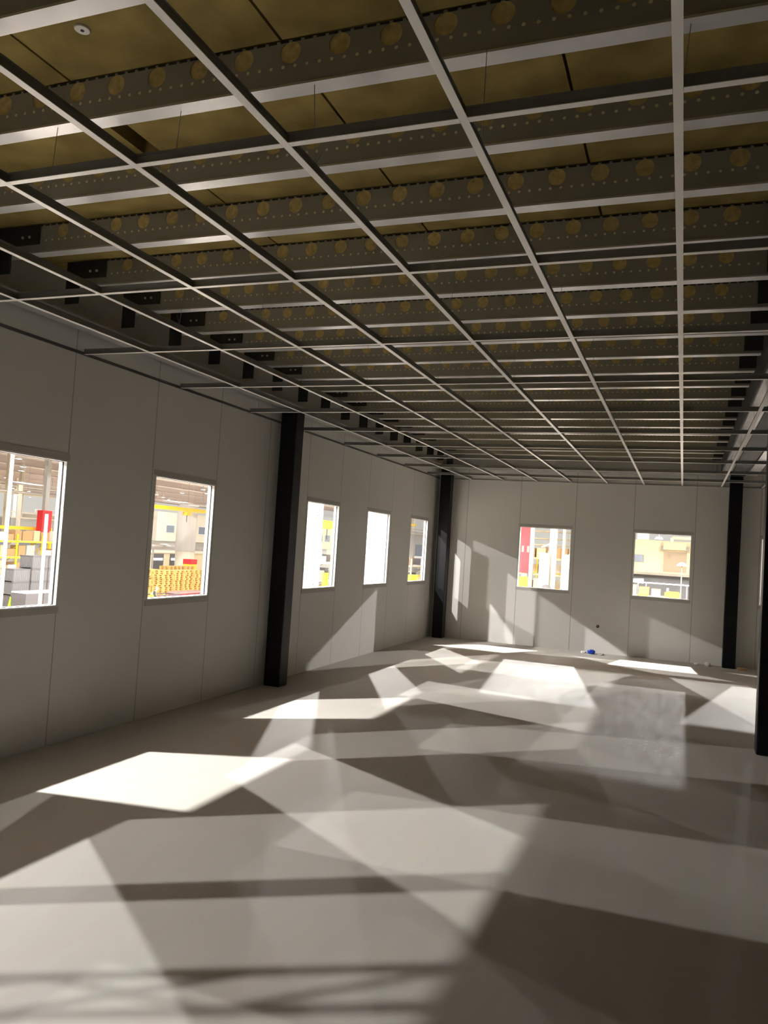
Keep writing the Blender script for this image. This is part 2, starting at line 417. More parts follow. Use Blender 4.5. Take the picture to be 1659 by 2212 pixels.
# ------------------------------------------------------------------ joists
def perforated_web(x0, x1, h, thick, pitch, hx0, hz, r, xmin, xmax):
    """plate in the xz plane with round holes"""
    mb = MB()
    def cell(a, c, hole):
        if not hole:
            mb.box(a, c, 0, thick, 0, h); return
        cx = (a + c) / 2
        angs = [2 * math.pi * k / 24 for k in range(24)]
        for px, pz in ((a, 0), (c, 0), (a, h), (c, h)): angs.append(math.atan2(pz - hz, px - cx) % (2 * math.pi))
        angs = sorted(set(round(t, 6) for t in angs))
        inner, outer = [], []
        for t in angs:
            dx, dz = math.cos(t), math.sin(t)
            s = min([(((c if dx > 0 else a) - cx) / dx) if abs(dx) > 1e-9 else 1e9, (((h if dz > 0 else 0) - hz) / dz) if abs(dz) > 1e-9 else 1e9])
            inner.append((cx + r * dx, hz + r * dz)); outer.append((cx + s * dx, hz + s * dz))
        n = len(angs); b0 = len(mb.v)
        for y in (0, thick):
            for p in inner: mb.v.append((p[0], y, p[1]))
            for p in outer: mb.v.append((p[0], y, p[1]))
        for k in range(n):
            k2 = (k + 1) % n
            mb.f.append((b0 + k, b0 + n + k, b0 + n + k2, b0 + k2)); mb.sm.append(False)
            mb.f.append((b0 + 2 * n + k, b0 + 2 * n + k2, b0 + 3 * n + k2, b0 + 3 * n + k)); mb.sm.append(False)
            mb.f.append((b0 + k, b0 + k2, b0 + 2 * n + k2, b0 + 2 * n + k)); mb.sm.append(False)
    x = hx0 - pitch / 2
    first = x
    while x > xmin - 1e-6: first = x; x -= pitch
    if first > x0: cell(x0, first, False)
    x = first
    while x + pitch <= xmax + 1e-6:
        cell(x, x + pitch, True); x += pitch
    if x < x1: cell(x, x1, False)
    return mb
JX0, JX1 = 0.30, 4.945
def make_joist(label):
    t = thing('ceiling_joist', label, 'joist', (0, JY0, JZ), 0, 'perforated ceiling joists')
    perforated_web(JX0, JX1, 0.175, 0.002, 0.2, 2.003, 0.127, 0.042, 0.7, 4.75).build('web', M['web'], t)
    MB().box(JX0, JX1, 0.0, 0.072, -0.002, 0.0).box(JX0, JX1, -0.0015, 0.0, -0.002, 0.007).build('bottom_flange', M['galv'], t)
    MB().box(JX0, JX1, 0.002, 0.072, 0.173, 0.175).build('top_flange', M['galv_dull'], t)
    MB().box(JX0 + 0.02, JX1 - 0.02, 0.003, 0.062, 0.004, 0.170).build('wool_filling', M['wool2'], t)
    br = MB().box(0.29, 0.41, -0.012, -0.004, -0.125, 0.172).box(0.41, 0.63, -0.012, -0.004, 0.05, 0.172).build('end_bracket', M['black_m'], t)
    for bx in (0.50, 0.555):
        MB().lathe([(0.009, -0.020), (0.009, -0.012)], bx, 0.097, 6, 'y').build('bolt', M['bolt'], br)
    MB().box(4.82, 4.955, -0.012, -0.004, 0.02, 0.172).build('end_cleat', M['black_m'], t)
    return t
NJ = 21
j0 = make_joist('galvanised joist with round perforations, nearest the camera at the top of the picture')
for k in range(1, NJ):
    dup(j0, (0, JY0 + JD * k, JZ), 'galvanised joist with round perforations, %s row back from the camera' % ORD[k + 1])

# mineral wool boards resting above the joists, one metre long with open joints
nb = 0
wool_proto = {}
def wool_board(x0, x1, y0, y1, label):
    key = (round(x1 - x0, 3), round(y1 - y0, 3))
    if key not in wool_proto:
        w, d = x1 - x0, y1 - y0
        mb = MB().box(0, w, 0, d, 0, 0.1)
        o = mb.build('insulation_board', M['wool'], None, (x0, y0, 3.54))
        wool_proto[key] = o
    else:
        o = wool_proto[key].copy(); C.objects.link(o); o.location = (x0, y0, 3.54)
    tag(o, label, 'insulation', 'mineral wool ceiling boards')
BX = [0.02, 0.965, 1.96, 2.96, 3.95, 4.97]
for k in range(-1, NJ):
    y0 = JY0 + JD * k + 0.004; y1 = y0 + JD - 0.006
    if y1 > 14.12: y1 = 14.12
    for c in range(5):
        g0 = 0.006; x0 = BX[c] + g0; x1 = BX[c + 1] - g0
        if k == 1 and c == 2: x0 += 0.0
        if k == 1 and c == 1: x1 -= 0.085        # the open gap in the second bay
        where = 'in front of the nearest joist' if k == -1 else ('behind the %s joist from the camera' % ORD[k + 1])
        wool_board(x0, x1, y0, y1, 'yellow mineral wool board %s, %s from the left wall' % (where, ORD[c + 1]))
for k in range(9, NJ):
    y0 = JY0 + JD * k + 0.004; y1 = min(y0 + JD - 0.006, 14.12)
    wool_board(5.36, 6.6, y0, y1, 'yellow mineral wool board beyond the right hand beam, level with the %s joist' % ORD[k + 1])
w = thing('fixing_washer', 'white plastic insulation fixing washer on the nearest wool board', 'washer', (2.261, 1.897, 3.533))
MB().lathe([(0.03, 0.003), (0.03, 0.007)], n=18).lathe([(0.026, 0.0), (0.03, 0.003)], n=18).build('disc', M['paper'], w)
MB().lathe([(0.007, -0.002), (0.007, 0.0)], n=10).build('pin_head', M['gasket'], w)

# ------------------------------------------------------------------ suspended ceiling grid
NM = 9
def make_main(label):
    y0, y1 = ROOM_Y0, BACK_Y - 0.004
    t = thing('main_tee', label, 'ceiling tee', (MOD, 0, GRID_Z), 0, 'long ceiling tees')
    MB().box(-0.014, 0.014, y0, y1, 0, 0.0025).build('cap', M['tee_cap'], t)
    MB().box(-0.0012, 0.0012, y0, y1, 0.0025, 0.036).box(-0.003, 0.003, y0, y1, 0.036, 0.044).build('stem', M['tee_stem'], t)
    return t
m0 = make_main('white main ceiling tee, first from the left wall')
for i in range(2, NM + 1):
    dup(m0, (MOD * i, 0, GRID_Z), 'white main ceiling tee, %s from the left wall' % ORD[i])
def make_cross(label):
    t = thing('cross_tee', label, 'ceiling tee', (0, CROSS0, GRID_Z), 0, 'short cross tees')
    MB().box(0.015, MOD - 0.015, -0.013, 0.013, 0.0002, 0.0025).build('cap', M['tee_cap'], t)
    MB().box(0.004, MOD - 0.004, -0.0012, 0.0012, 0.0025, 0.036).box(0.004, MOD - 0.004, -0.003, 0.003, 0.036, 0.044).build('stem', M['tee_stem'], t)
    return t
c0 = None
for j in range(0, 10):
    for i in range(0, NM):
        pos = 'from left wall to first main tee' if i == 0 else 'between %s and %s main tees' % (ORD[i], ORD[i + 1])
        lab = 'white cross tee, %s row from the camera, %s' % (ORD[j + 1], pos)
        if c0 is None: c0 = make_cross(lab)
        else: dup(c0, (MOD * i, CROSS0 + CROSSD * j, GRID_Z), lab)
# suspension wires from the joists to the main tees
wire = None
for j, k in enumerate(range(1, 20, 3)):
    for i in range(2, NM):
        y = JY0 + JD * k + 0.02
        lab = 'thin hanger wire holding the %s main tee, %s from the camera along it' % (ORD[i], ORD[j + 1])
        if wire is None:
            wire = MB().tube((0, 0, 0), (0.012, 0.02, 0.315), 0.0014, 5).tube((0, 0, 0.0), (0.02, -0.03, 0.06), 0.0012, 5).build('hanger_wire', M['galv_dull'], None, (MOD * i, y, GRID_Z + 0.04))
            tag(wire, lab, 'wire', 'ceiling hanger wires')
        else:
            o = wire.copy(); C.objects.link(o); o.location = (MOD * i + 0.0, y, GRID_Z + 0.04); o['label'] = lab
            o.rotation_euler = (0, 0, (i * 1.7 + j * 2.3) % 6.28)

# ------------------------------------------------------------------ the hall outside
ROOF = 8.4
HM = dict(
    floor=mat('hall_floor', (0.72, 0.67, 0.60), 0.5, noise=0.06, nscale=0.3),
    roof=stripe_mat('hall_roof', (0.90, 0.81, 0.76), (0.60, 0.53, 0.49), 0, 1.1, 0.35),
    truss=mat('roof_steel', (0.60, 0.52, 0.48), 0.6),
    crate=mat('crate_grey', (0.17, 0.17, 0.175), 0.6), crate_d=mat('crate_dark', (0.12, 0.115, 0.12), 0.6),
    lime=mat('lime_plastic', (0.45, 0.85, 0.02), 0.5), red=mat('red_cladding', (0.75, 0.03, 0.04), 0.5),
    orange=mat('orange_cabinet', (0.85, 0.28, 0.03), 0.5), maroon=mat('maroon_box', (0.30, 0.045, 0.06), 0.6),
    cream=mat('cream_wall', (0.72, 0.60, 0.40), 0.7), creamw=mat('pale_wall', (0.76, 0.70, 0.58), 0.7),
    yellow=mat('yellow_paint', (0.90, 0.62, 0.03), 0.5), grey=mat('machine_grey', (0.42, 0.42, 0.40), 0.5),
    greyb=mat('warm_grey_box', (0.30, 0.28, 0.22), 0.5), door=mat('roller_door', (0.42, 0.33, 0.22), 0.6),
    pane=mat('office_pane', (0.22, 0.26, 0.33), 0.2), dark=mat('dark_opening', (0.08, 0.075, 0.08), 0.6),
    duct=mat('duct_metal', (0.50, 0.48, 0.45), 0.35, 0.6), brown=mat('carton_brown', (0.42, 0.26, 0.12), 0.8),
    tan=mat('carton_tan', (0.62, 0.46, 0.27), 0.8), pallet=mat('pallet_wood', (0.68, 0.40, 0.13), 0.75, noise=0.15, nscale=3),
    greyt=mat('tower_grey', (0.44, 0.41, 0.33), 0.5), blush=mat('pale_lid', (0.36, 0.24, 0.22), 0.6), cpipe=mat('cream_pipe', (0.40, 0.36, 0.26), 0.5), dimw=mat('dim_white', (0.42, 0.40, 0.38), 0.5), pole=mat('pole_grey', (0.20, 0.19, 0.18), 0.6),
    tube=mat('light_strip', (1, 1, 1), 0.4, emit=(0.93, 0.92, 1.0), estr=9.0),
    screen=mat('screen', (0.2, 0.4, 0.7), 0.3, emit=(0.35, 0.65, 1.0), estr=1.6),
    skin=mat('skin', (0.55, 0.34, 0.25), 0.6), vest=mat('hi_vis_vest', (0.55, 0.85, 0.05), 0.6),
    trouser=mat('dark_trousers', (0.03, 0.035, 0.05), 0.8), hair=mat('grey_hair', (0.30, 0.28, 0.26), 0.8),
)
struct(MB().box(-140, 45, -25, 150, HALL - 0.3, HALL).build('hall_floor', HM['floor']))
struct(MB().box(-140, 45, -25, 150, ROOF, ROOF + 0.2).build('hall_roof', HM['roof']))

# lamps: those that throw the patches, far ones, added roof fill, then rows seen through the windows
LAMP_R = 0.30
refl_o = lens_o = None
def high_bay(p, watts):
    global refl_o, lens_o
    t = thing('high_bay_lamp', 'round white high bay lamp hanging under the hall roof outside the windows', 'lamp', p, 0,
              'high bay lamps under the hall roof')
    if refl_o is None:
        refl_o = MB().lathe([(0.09, 0.42), (0.10, 0.25), (LAMP_R - 0.02, 0.03), (LAMP_R, 0.0), (LAMP_R - 0.01, 0.0), (LAMP_R - 0.03, 0.03)], n=24).build('reflector', M['lampbody'], t)
        lens_o = MB().lathe([(LAMP_R - 0.04, 0.0), (LAMP_R - 0.04, 0.02)], n=24).build('lens', M['lens'], t)
    else:
        for s_ in (refl_o, lens_o):
            c = s_.copy(); C.objects.link(c); c.parent = t
    MB().tube((0, 0, 0.41), (0, 0, ROOF - p[2]), 0.012, 6).build('suspension', M['lampbody'], t)
    if watts:
        ld = bpy.data.lights.new('hall_lamp', 'SPOT'); ld.spot_size = math.radians(170); ld.spot_blend = 0.08; ld.energy = watts; ld.color = LAMP_COL; ld.shadow_soft_size = 0.08
        o = bpy.data.objects.new('hall_lamp', ld); C.objects.link(o); o.location = (p[0], p[1], p[2] - 0.2)
for p in NEAR_LAMPS: high_bay((p[0], p[1], p[2] + 0.2), p[3])
for p in FAR_LAMPS: high_bay(p, FAR_W)
for p in ROOF_FILL_LAMPS: high_bay(p, ROOF_FILL_W)
def seen(p):
    """is a point of the hall in line with a window from where the photograph was taken"""
    d = Vector(p) - CAM
    if d.x < 0:
        t = -CAM.x / d.x; h = CAM + d * t
        if t < 1 and WZ0 < h.z < WZ1 and any(a < h.y < b for a, b in LEFT_WIN[:5]): return True
    if d.y > 0:
        t = (BACK_Y - CAM.y) / d.y; h = CAM + d * t
        if t < 1 and WZ0 < h.z < WZ1 and any(a < h.x < b for a, b in BACK_WIN): return True
    return False
for k in range(-4, 27):
    for m in range(-1, 19):
        p = (-3.9 - 4.65 * k, 2.8 + 15.6 * m / 2 * 2 + (7.8 if k % 2 else 0), 6.9)
        if p[1] > 145 or p[0] < -135: continue
        if any(math.hypot(p[0] - q[0], p[1] - q[1]) < 4 for q in NEAR_LAMPS + FAR_LAMPS + ROOF_FILL_LAMPS): continue
        if seen(p): high_bay(p, 0)
n = 0
for x in (-52, -62, -72, -82, -92, -104, -118):
    n += 1
    t = thing('roof_truss', 'brown steel roof beam crossing the hall ceiling beyond the left windows, %s out' % ORD[n], 'roof beam', (x, 85, ROOF - 0.75), 0, 'roof beams of the hall')
    MB().box(-0.15, 0.15, -60, 60, 0, 0.04).build('bottom_chord', HM['truss'], t)
    MB().box(-0.012, 0.012, -60, 60, 0.04, 0.75).build('web', HM['truss'], t)
for i, y in enumerate((72, 92, 115)):
    t = thing('roof_truss', 'brown steel roof beam crossing the hall ceiling beyond the back windows, %s out' % ORD[i + 1], 'roof beam', (0, y, ROOF - 0.75), 0, 'roof beams of the hall')
    MB().box(-40, 40, -0.15, 0.15, 0, 0.04).build('bottom_chord', HM['truss'], t)
    MB().box(-40, 40, -0.012, 0.012, 0.04, 0.75).build('web', HM['truss'], t)

# --- stock and machines seen through the leftmost window
def crate_proto(label, loc):
    t = thing('plastic_crate', label, 'crate', loc, 0, 'grey crates beyond the leftmost window')
    mb = MB().box(-0.48, 0.48, -0.58, 0.58, 0.06, 0.68)
    for q in range(9): mb.box(0.48, 0.50, -0.56 + q * 0.135, -0.53 + q * 0.135, 0.08, 0.66); mb.box(-0.46 + q * 0.112, -0.43 + q * 0.112, -0.60, -0.58, 0.08, 0.66)
    mb.build('body', HM['crate'], t)
    MB().box(-0.5, 0.5, -0.6, 0.6, 0.68, 0.74).build('rim', HM['crate_d'], t)
    for sx in (-0.42, 0.42):
        MB().box(sx - 0.06, sx + 0.06, -0.58, 0.58, 0, 0.06).build('runner', HM['crate_d'], t)
    return t
lv = ['bottom', 'second', 'third', 'topmost']
cr = crate_proto('grey ribbed crate, bottom of the low stack beyond the lime cone', (-30.6, 33.75, HALL))
for l in range(1, 3): dup(cr, (-30.6, 33.75, HALL + 0.74 * l), 'grey ribbed crate, %s of the low stack beyond the lime cone' % lv[l])
for l in range(4): dup(cr, (-30.6, 35.05, HALL + 0.74 * l), 'grey ribbed crate, %s of the tall stack right of the low one' % lv[l])
for l in range(4): dup(cr, (-30.6, 36.3, HALL + 0.74 * l), 'grey ribbed crate, %s of the tall stack at the right edge of the leftmost window' % lv[l])
for i, (y0, y1) in enumerate(((32.15, 33.35), (33.4, 34.7))):
    t = thing('steel_bin', 'plain dark grey steel bin standing before the crates, %s one' % ('left' if i == 0 else 'right'), 'bin', (-28.6, (y0 + y1) / 2, HALL))
    w_ = (y1 - y0) / 2
    MB().box(-0.5, 0.5, -w_, w_, 0.1, 1.05).build('body', HM['crate_d'], t)
    MB().box(-0.52, 0.52, -w_ - 0.02, w_ + 0.02, 1.05, 1.12).build('rim', M['white'], t)
    for sx in (-0.4, 0.4): MB().box(sx - 0.05, sx + 0.05, -w_, w_, 0, 0.1).build('foot', HM['dark'], t)
t = thing('traffic_cone', 'lime green traffic cone on the hall floor', 'cone', (-29.3, 32.28, HALL))
MB().lathe([(0.15, 0.04), (0.03, 0.78), (0.02, 0.8)], n=20).build('cone', HM['lime'], t)
MB().box(-0.2, 0.2, -0.2, 0.2, 0, 0.04).build('base', HM['lime'], t)

def pallet_mesh():
    mb = MB()
    for q in range(7): mb.box(-0.5 + q * 0.15, -0.4 + q * 0.15, -0.6, 0.6, 0.116, 0.144)
    for yy in (-0.6, -0.09, 0.42):
        mb.box(-0.5, 0.5, yy, yy + 0.18, 0.09, 0.116); mb.box(-0.5, 0.5, yy, yy + 0.18, 0, 0.03)
        for xx in (-0.5, -0.09, 0.32): mb.box(xx, xx + 0.18, yy, yy + 0.18, 0.03, 0.09)
    return mb
pal = None
def pallets(x, y, nn, label, group, rz=0.0):
    global pal
    for l in range(nn):
        loc = (x + random.uniform(-.05, .05), y + random.uniform(-.07, .07), HALL + 0.144 * l)
        if pal is None: pal = pallet_mesh().build('wooden_pallet', HM['pallet']); o = pal
        else: o = pal.copy(); C.objects.link(o)
        o.location = loc; o.rotation_euler = (0, 0, rz)
        tag(o, label, 'pallet', group)
pallets(-31.3, 33.6, 6, 'wooden pallet in the short stack left of the lime cone', 'pallets by the cone')
for i, y in enumerate((47.2, 48.42, 49.64, 50.86)):
    pallets(-30.5, y, 14, 'wooden pallet in the front wall of stacked pallets beyond the second window', 'pallets in the front stacks')
for x in (-31.55, -32.6, -33.65):
    pallets(x, 47.2, 14, 'wooden pallet in the shaded side stacks beyond the second window', 'pallets in the side stacks')
for y in (55.9, 57.1, 58.3):
    pallets(-36.5, y, 13, 'wooden pallet in the rear stacks behind the front pallet wall', 'pallets in the rear stacks')

t = thing('red_column', 'red clad column far off in the leftmost window', 'column', (-45, 50.3, HALL))
MB().box(-0.3, 0.3, -0.5, 0.5, 3.3, 5.9).build('cladding', HM['red'], t)
MB().box(-0.15, 0.15, -0.2, 0.2, 0, 3.3).box(-0.15, 0.15, -0.2, 0.2, 5.9, ROOF - HALL).build('shaft', HM['grey'], t)
for y, top, lab in ((12.47, 1.87, 'thin white pole outside near the right jamb of the leftmost window'), (11.46, 3.0, 'thin white pole outside near the left picture edge')):
    t = thing('white_pole', lab, 'pole', (-8, y, HALL))
    MB().lathe([(0.04, 0.01), (0.035, top - HALL)], n=12).build('shaft', HM['pole'], t)
    MB().box(-0.12, 0.12, -0.12, 0.12, 0, 0.01).build('base_plate', M['frame'], t)

def gantry(x, y0, y1, z, label, hoist=None, size=0.16):
    t = thing('crane_gantry', label, 'crane', (x, y0, HALL))
    h = z - HALL
    MB().box(-size / 2, size / 2, 0, y1 - y0, h, h + size * 1.6).build('rail', HM['yellow'], t)
    for yy in (0.1, y1 - y0 - 0.1):
        MB().box(-0.1, 0.1, yy - 0.1, yy + 0.1, 0, h).build('post', HM['yellow'], t)
    if hoist:
        hh = MB().box(-0.25, 0.25, hoist - y0 - 0.35, hoist - y0 + 0.35, h - 0.35, h - 0.02).build('hoist', HM['yellow'], t)
        MB().box(-0.02, 0.02, hoist - y0 - 0.02, hoist - y0 + 0.02, h - 1.0, h - 0.35).build('hook_rope', M['black_m'], hh)
    return t
gantry(-45.8, 44.5, 52.0, 1.02, 'yellow crane rail on posts across the leftmost window')
gantry(-40, 55.0, 70.0, 3.6, 'yellow crane rail with hoist high up in the second window', 63.0, 0.22)
gantry(-16, 41.6, 44.8, 2.75, 'yellow crane with hoist in the third window', 43.4, 0.1)

def rack(x, y, ln, levels, label, axis='y', depth=1.0, lev=1.15, paint='yellow', cart=None, seedv=1):
    """pallet rack: uprights, beams and shelf decks; the cartons on it are things of their own"""
    rnd = random.Random(seedv)
    t = thing('storage_rack', label, 'rack', (x, y, HALL), 0 if axis == 'y' else -math.pi / 2)
    nb_ = max(1, round(ln / 2.4)); st = ln / nb_
    for q in range(nb_ + 1):
        mb = MB()
        for dx in (-depth / 2, depth / 2): mb.box(dx - 0.05, dx + 0.05, q * st - 0.05, q * st + 0.05, 0, levels * lev + 0.5)
        for zz in range(int(levels * 2)): mb.bar((-depth / 2, q * st, 0.2 + zz * lev / 2), (depth / 2, q * st, 0.2 + (zz + 1) * lev / 2), 0.04, 0.04)
        mb.build('upright', HM[paint], t)
    for l in range(1, levels + 1):
        MB().box(-depth / 2 - 0.03, -depth / 2 + 0.03, 0.05, ln - 0.05, l * lev - 0.1, l * lev + 0.02).box(depth / 2 - 0.03, depth / 2 + 0.03, 0.05, ln - 0.05, l * lev - 0.1, l * lev + 0.02).build('beam', HM['orange'] if paint == 'grey' else HM[paint], t)
        MB().box(-depth / 2, depth / 2, 0.06, ln - 0.06, l * lev + 0.02, l * lev + 0.04).build('shelf', HM['grey'], t)
    for l in range(0, levels + 1):
        yy = 0.2
        while yy < ln - 0.7:
            w_, h_ = rnd.uniform(0.45, 0.95), rnd.uniform(0.35, 0.85)
            if rnd.random() < 0.8 and yy + w_ < ln - 0.1:
                o = MB().box(-0.4, 0.4, -w_ / 2, w_ / 2, 0, h_).box(0.38, 0.402, -0.03, 0.03, 0.0, h_ + 0.002).build('carton', HM[rnd.choice(['brown', 'tan', 'creamw', 'grey', 'brown', 'dark'])])
                zz = HALL + l * lev + (0.04 if l else 0)
                o.location = (x, y + yy + w_ / 2, zz) if axis == 'y' else (x + yy + w_ / 2, y, zz)
                if axis != 'y': o.rotation_euler = (0, 0, -math.pi / 2)
                tag(o, cart or 'carton on the %s' % label, 'carton', 'cartons on the ' + label)
            yy += w_ + 0.12
rack(-41, 38.5, 9.6, 3, 'yellow rack far off in the leftmost window', seedv=3)
rack(-36, 34.0, 4.8, 1, 'low yellow rack beside the left picture edge', seedv=5)
t = thing('control_screen', 'small blue lit screen on a stand beyond the leftmost window', 'screen', (-36.0, 38.65, HALL))
MB().box(-0.03, 0.03, -0.3, 0.3, 1.75, 2.05).build('display', HM['screen'], t)
MB().box(-0.04, 0.04, -0.04, 0.04, 0, 1.75).build('stand', HM['grey'], t)

t = thing('lattice_mast', 'slender cross braced lattice mast standing close outside the nearest left window', 'mast', (-0.6, 0.26, HALL))
for yy in (-0.1, 0.1): MB().tube((0, yy, 0), (0, yy, 7.2), 0.024, 8).build('chord', HM['grey'], t)
mb = MB()
for q in range(24): mb.tube((0, -0.1, 0.3 * q), (0, 0.1, 0.3 * q + 0.3), 0.015, 6); mb.tube((0, 0.1, 0.3 * q), (0, -0.1, 0.3 * q + 0.3), 0.015, 6) if q % 2 else None
mb.build('bracing', HM['grey'], t)

# --- second window
t = thing('office_block', 'pale raised office block with small windows in the second window', 'building', (-53, 77, HALL))
MB().box(-3, 3, -5.2, 8, 3.7, 6.95).build('upper_wall', HM['creamw'], t)
MB().box(-3, 3.12, -8, 8, 2.36, 2.65).build('ledge', HM['creamw'], t)
MB().box(-3, 2.9, -8, 8, 0.0, 2.36).build('lower_wall', HM['cream'], t)
MB().box(-3, 2.6, -6, 8, 2.65, 3.7).build('recess', HM['duct'], t)
for (a, c, z0, z1) in ((-3.5, -2.1, 1.49, 2.28), (-0.4, 0.6, 1.5, 2.34), (2.8, 4.2, 1.5, 2.35)):
    f = MB().box(2.98, 3.06, a - 0.06, c + 0.06, z0 - HALL - 0.06, z1 - HALL + 0.06).build('window', M['frame'], t)
    MB().box(3.06, 3.08, a, c, z0 - HALL, z1 - HALL).build('pane', HM['pane'], f)
for (a, c) in ((-5.55, -3.5), (-2.3, 0.15)):
    f = MB().box(2.88, 2.96, a, c, 0, 2.25).build('doorway', HM['dark'], t)
    MB().box(2.96, 3.0, a + 0.2, c - 0.2, 1.55, 1.75).build('light_tube', HM['tube'], f)
t = thing('white_duct', 'broad white vertical duct before the raised office block', 'duct', (-42.8, 67.1, HALL))
MB().lathe([(0.95, 0), (0.95, 2.9)], n=28).build('lower_section', HM['creamw'], t)
MB().lathe([(1.0, 2.9), (1.0, 7.4), (0.8, 7.6)], n=28).build('upper_section', M['white'], t)
t = thing('ventilation_duct', 'horizontal grey ventilation duct below the office windows', 'duct', (-45, 64.3, HALL + 3.0))
MB().lathe([(0.28, 0), (0.28, 6.0)], 0, 0.27, 20, 'y').build('pipe', HM['duct'], t)
for yy in (0.6, 5.4): MB().box(-0.06, 0.06, yy - 0.06, yy + 0.06, -3.0, 0.0).build('leg', HM['grey'], t)
t = thing('steel_chest', 'maroon chest with a pale lid in front of the pallet wall', 'chest', (-28, 46.6, HALL))
MB().box(-0.5, 0.5, -1.5, 1.5, 0.0, 0.62).build('body', HM['maroon'], t)
MB().box(-0.53, 0.53, -1.53, 1.53, 0.62, 0.72).build('lid', HM['blush'], t)
t = thing('red_machine', 'small red and yellow machine behind the pallets', 'machine', (-38.5, 61.9, HALL))
MB().box(-0.4, 0.4, -0.5, 0.5, 0, 1.9).build('body', HM['yellow'], t)
MB().box(-0.42, 0.42, -0.52, 0.52, 1.9, 2.35).build('cover', HM['red'], t)
t = thing('tube_trolley', 'grey tubular trolley beside the person in the lime vest', 'trolley', (-24.6, 39.3, HALL))
for xx in (-0.5, 0.5):
    for yy in (-0.9, 0.9): MB().tube((xx, yy, 0.1), (xx, yy, 1.05), 0.03).build('post', HM['crate_d'], t)
MB().tube((-0.5, -0.9, 1.05), (-0.5, 0.9, 1.05), 0.03).tube((0.5, -0.9, 1.05), (0.5, 0.9, 1.05), 0.03).tube((-0.5, -0.9, 1.05), (0.5, -0.9, 1.05), 0.03).tube((-0.5, 0.9, 1.05), (0.5, 0.9, 1.05), 0.03).build('top_rail', HM['crate_d'], t)
MB().box(-0.5, 0.5, -0.9, 0.9, 0.1, 0.16).build('deck', HM['dark'], t)
for xx in (-0.4, 0.4):
    for yy in (-0.8, 0.8): MB().lathe([(0.05, xx - 0.02), (0.05, xx + 0.02)], yy, 0.05, 14, 'x').build('wheel', M['gasket'], t)

# --- hall columns, machine housings and pipe runs further out
def hall_column(x, y, label):
    t = thing('hall_column', label, 'column', (x, y, HALL), 0, 'slender columns of the hall')
    MB().box(-0.16, 0.16, -0.012, 0.012, 0.02, ROOF - HALL).box(-0.16, -0.14, -0.15, 0.15, 0.02, ROOF - HALL).box(0.14, 0.16, -0.15, 0.15, 0.02, ROOF - HALL).build('shaft', HM['creamw'], t)
    MB().box(-0.25, 0.25, -0.25, 0.25, 0, 0.02).build('base_plate', HM['grey'], t)
for i, (x, y) in enumerate(((-58, 58.5), (-70, 72), (-85, 85.5), (-100, 98), (-64, 66))):
    hall_column(x, y, 'slender pale hall column far out in the leftmost window, %s in depth' % ORD[i + 1])
for i, (x, y) in enumerate(((-22, 74), (-28, 92), (-36, 118))):
    hall_column(x, y, 'slender pale hall column far out in the fifth window, %s in depth' % ORD[i + 1])
def housing(x, y, w_, d_, h_, m, label, trim_m):
    t = thing('machine_housing', label, 'machine', (x, y, HALL))
    MB().box(-w_ / 2, w_ / 2, -d_ / 2, d_ / 2, 0.15, h_).build('body', HM[m], t)
    MB().box(-w_ / 2 - 0.05, w_ / 2 + 0.05, -d_ / 2 - 0.05, d_ / 2 + 0.05, h_, h_ + 0.15).build('top_frame', HM[trim_m], t)
    MB().box(w_ / 2, w_ / 2 + 0.05, -d_ * 0.3, d_ * 0.3, h_ * 0.45, h_ * 0.8).build('panel', HM['pane'], t)
    for yy in (-d_ * 0.4, d_ * 0.4): MB().box(-w_ / 2 + 0.1, w_ / 2 - 0.1, yy - 0.1, yy + 0.1, 0, 0.15).build('foot', HM['dark'], t)
    MB().tube((w_ * 0.3, -d_ / 2 - 0.1, h_ + 0.7), (w_ * 0.3, d_ / 2 + 0.1, h_ + 0.7), 0.05).tube((w_ * 0.3, -d_ / 2, h_ + 0.1), (w_ * 0.3, -d_ / 2, h_ + 0.7), 0.05).tube((w_ * 0.3, d_ / 2, h_ + 0.1), (w_ * 0.3, d_ / 2, h_ + 0.7), 0.05).build('guard_rail', HM[trim_m], t)
housing(-56, 54, 3, 5, 3.6, 'duct', 'grey machine housing with yellow rail behind the racks of the leftmost window', 'yellow')
housing(-66, 69, 3, 7, 5.2, 'grey', 'tall grey machine housing far out in the leftmost window', 'creamw')
housing(-84, 92, 3, 9, 6.0, 'greyb', 'tallest warm grey machine housing, farthest in the leftmost window', 'truss')
housing(-78, 78, 3, 6, 4.6, 'cream', 'cream machine housing far out in the leftmost window', 'yellow')
housing(-22, 69, 3, 5, 4.6, 'creamw', 'warm grey machine housing behind the cable tray of the fifth window', 'cream')
housing(-30, 100, 4, 12, 6.4, 'grey', 'tall grey machine housing farthest in the fifth window', 'creamw')
for i, (x, z, m) in enumerate(((-54, 4.4, 'duct'), (-60, 5.6, 'truss'), (-68, 4.9, 'cream'), (-76, 6.2, 'duct'), (-88, 6.0, 'cream'), (-96, 7.0, 'duct'))):
    t = thing('pipe_run', 'long pipe hung under the hall roof beyond the left windows, %s out' % ORD[i + 1], 'pipe', (x, 30, z), 0, 'pipe runs under the hall roof')
    MB().lathe([(0.12, 0), (0.12, 100)], 0, 0, 12, 'y').build('pipe', HM[m], t)
    for yy in range(5, 100, 12): MB().box(-0.015, 0.015, yy - 0.015, yy + 0.015, 0.1, ROOF - z).build('hanger', HM['grey'], t)

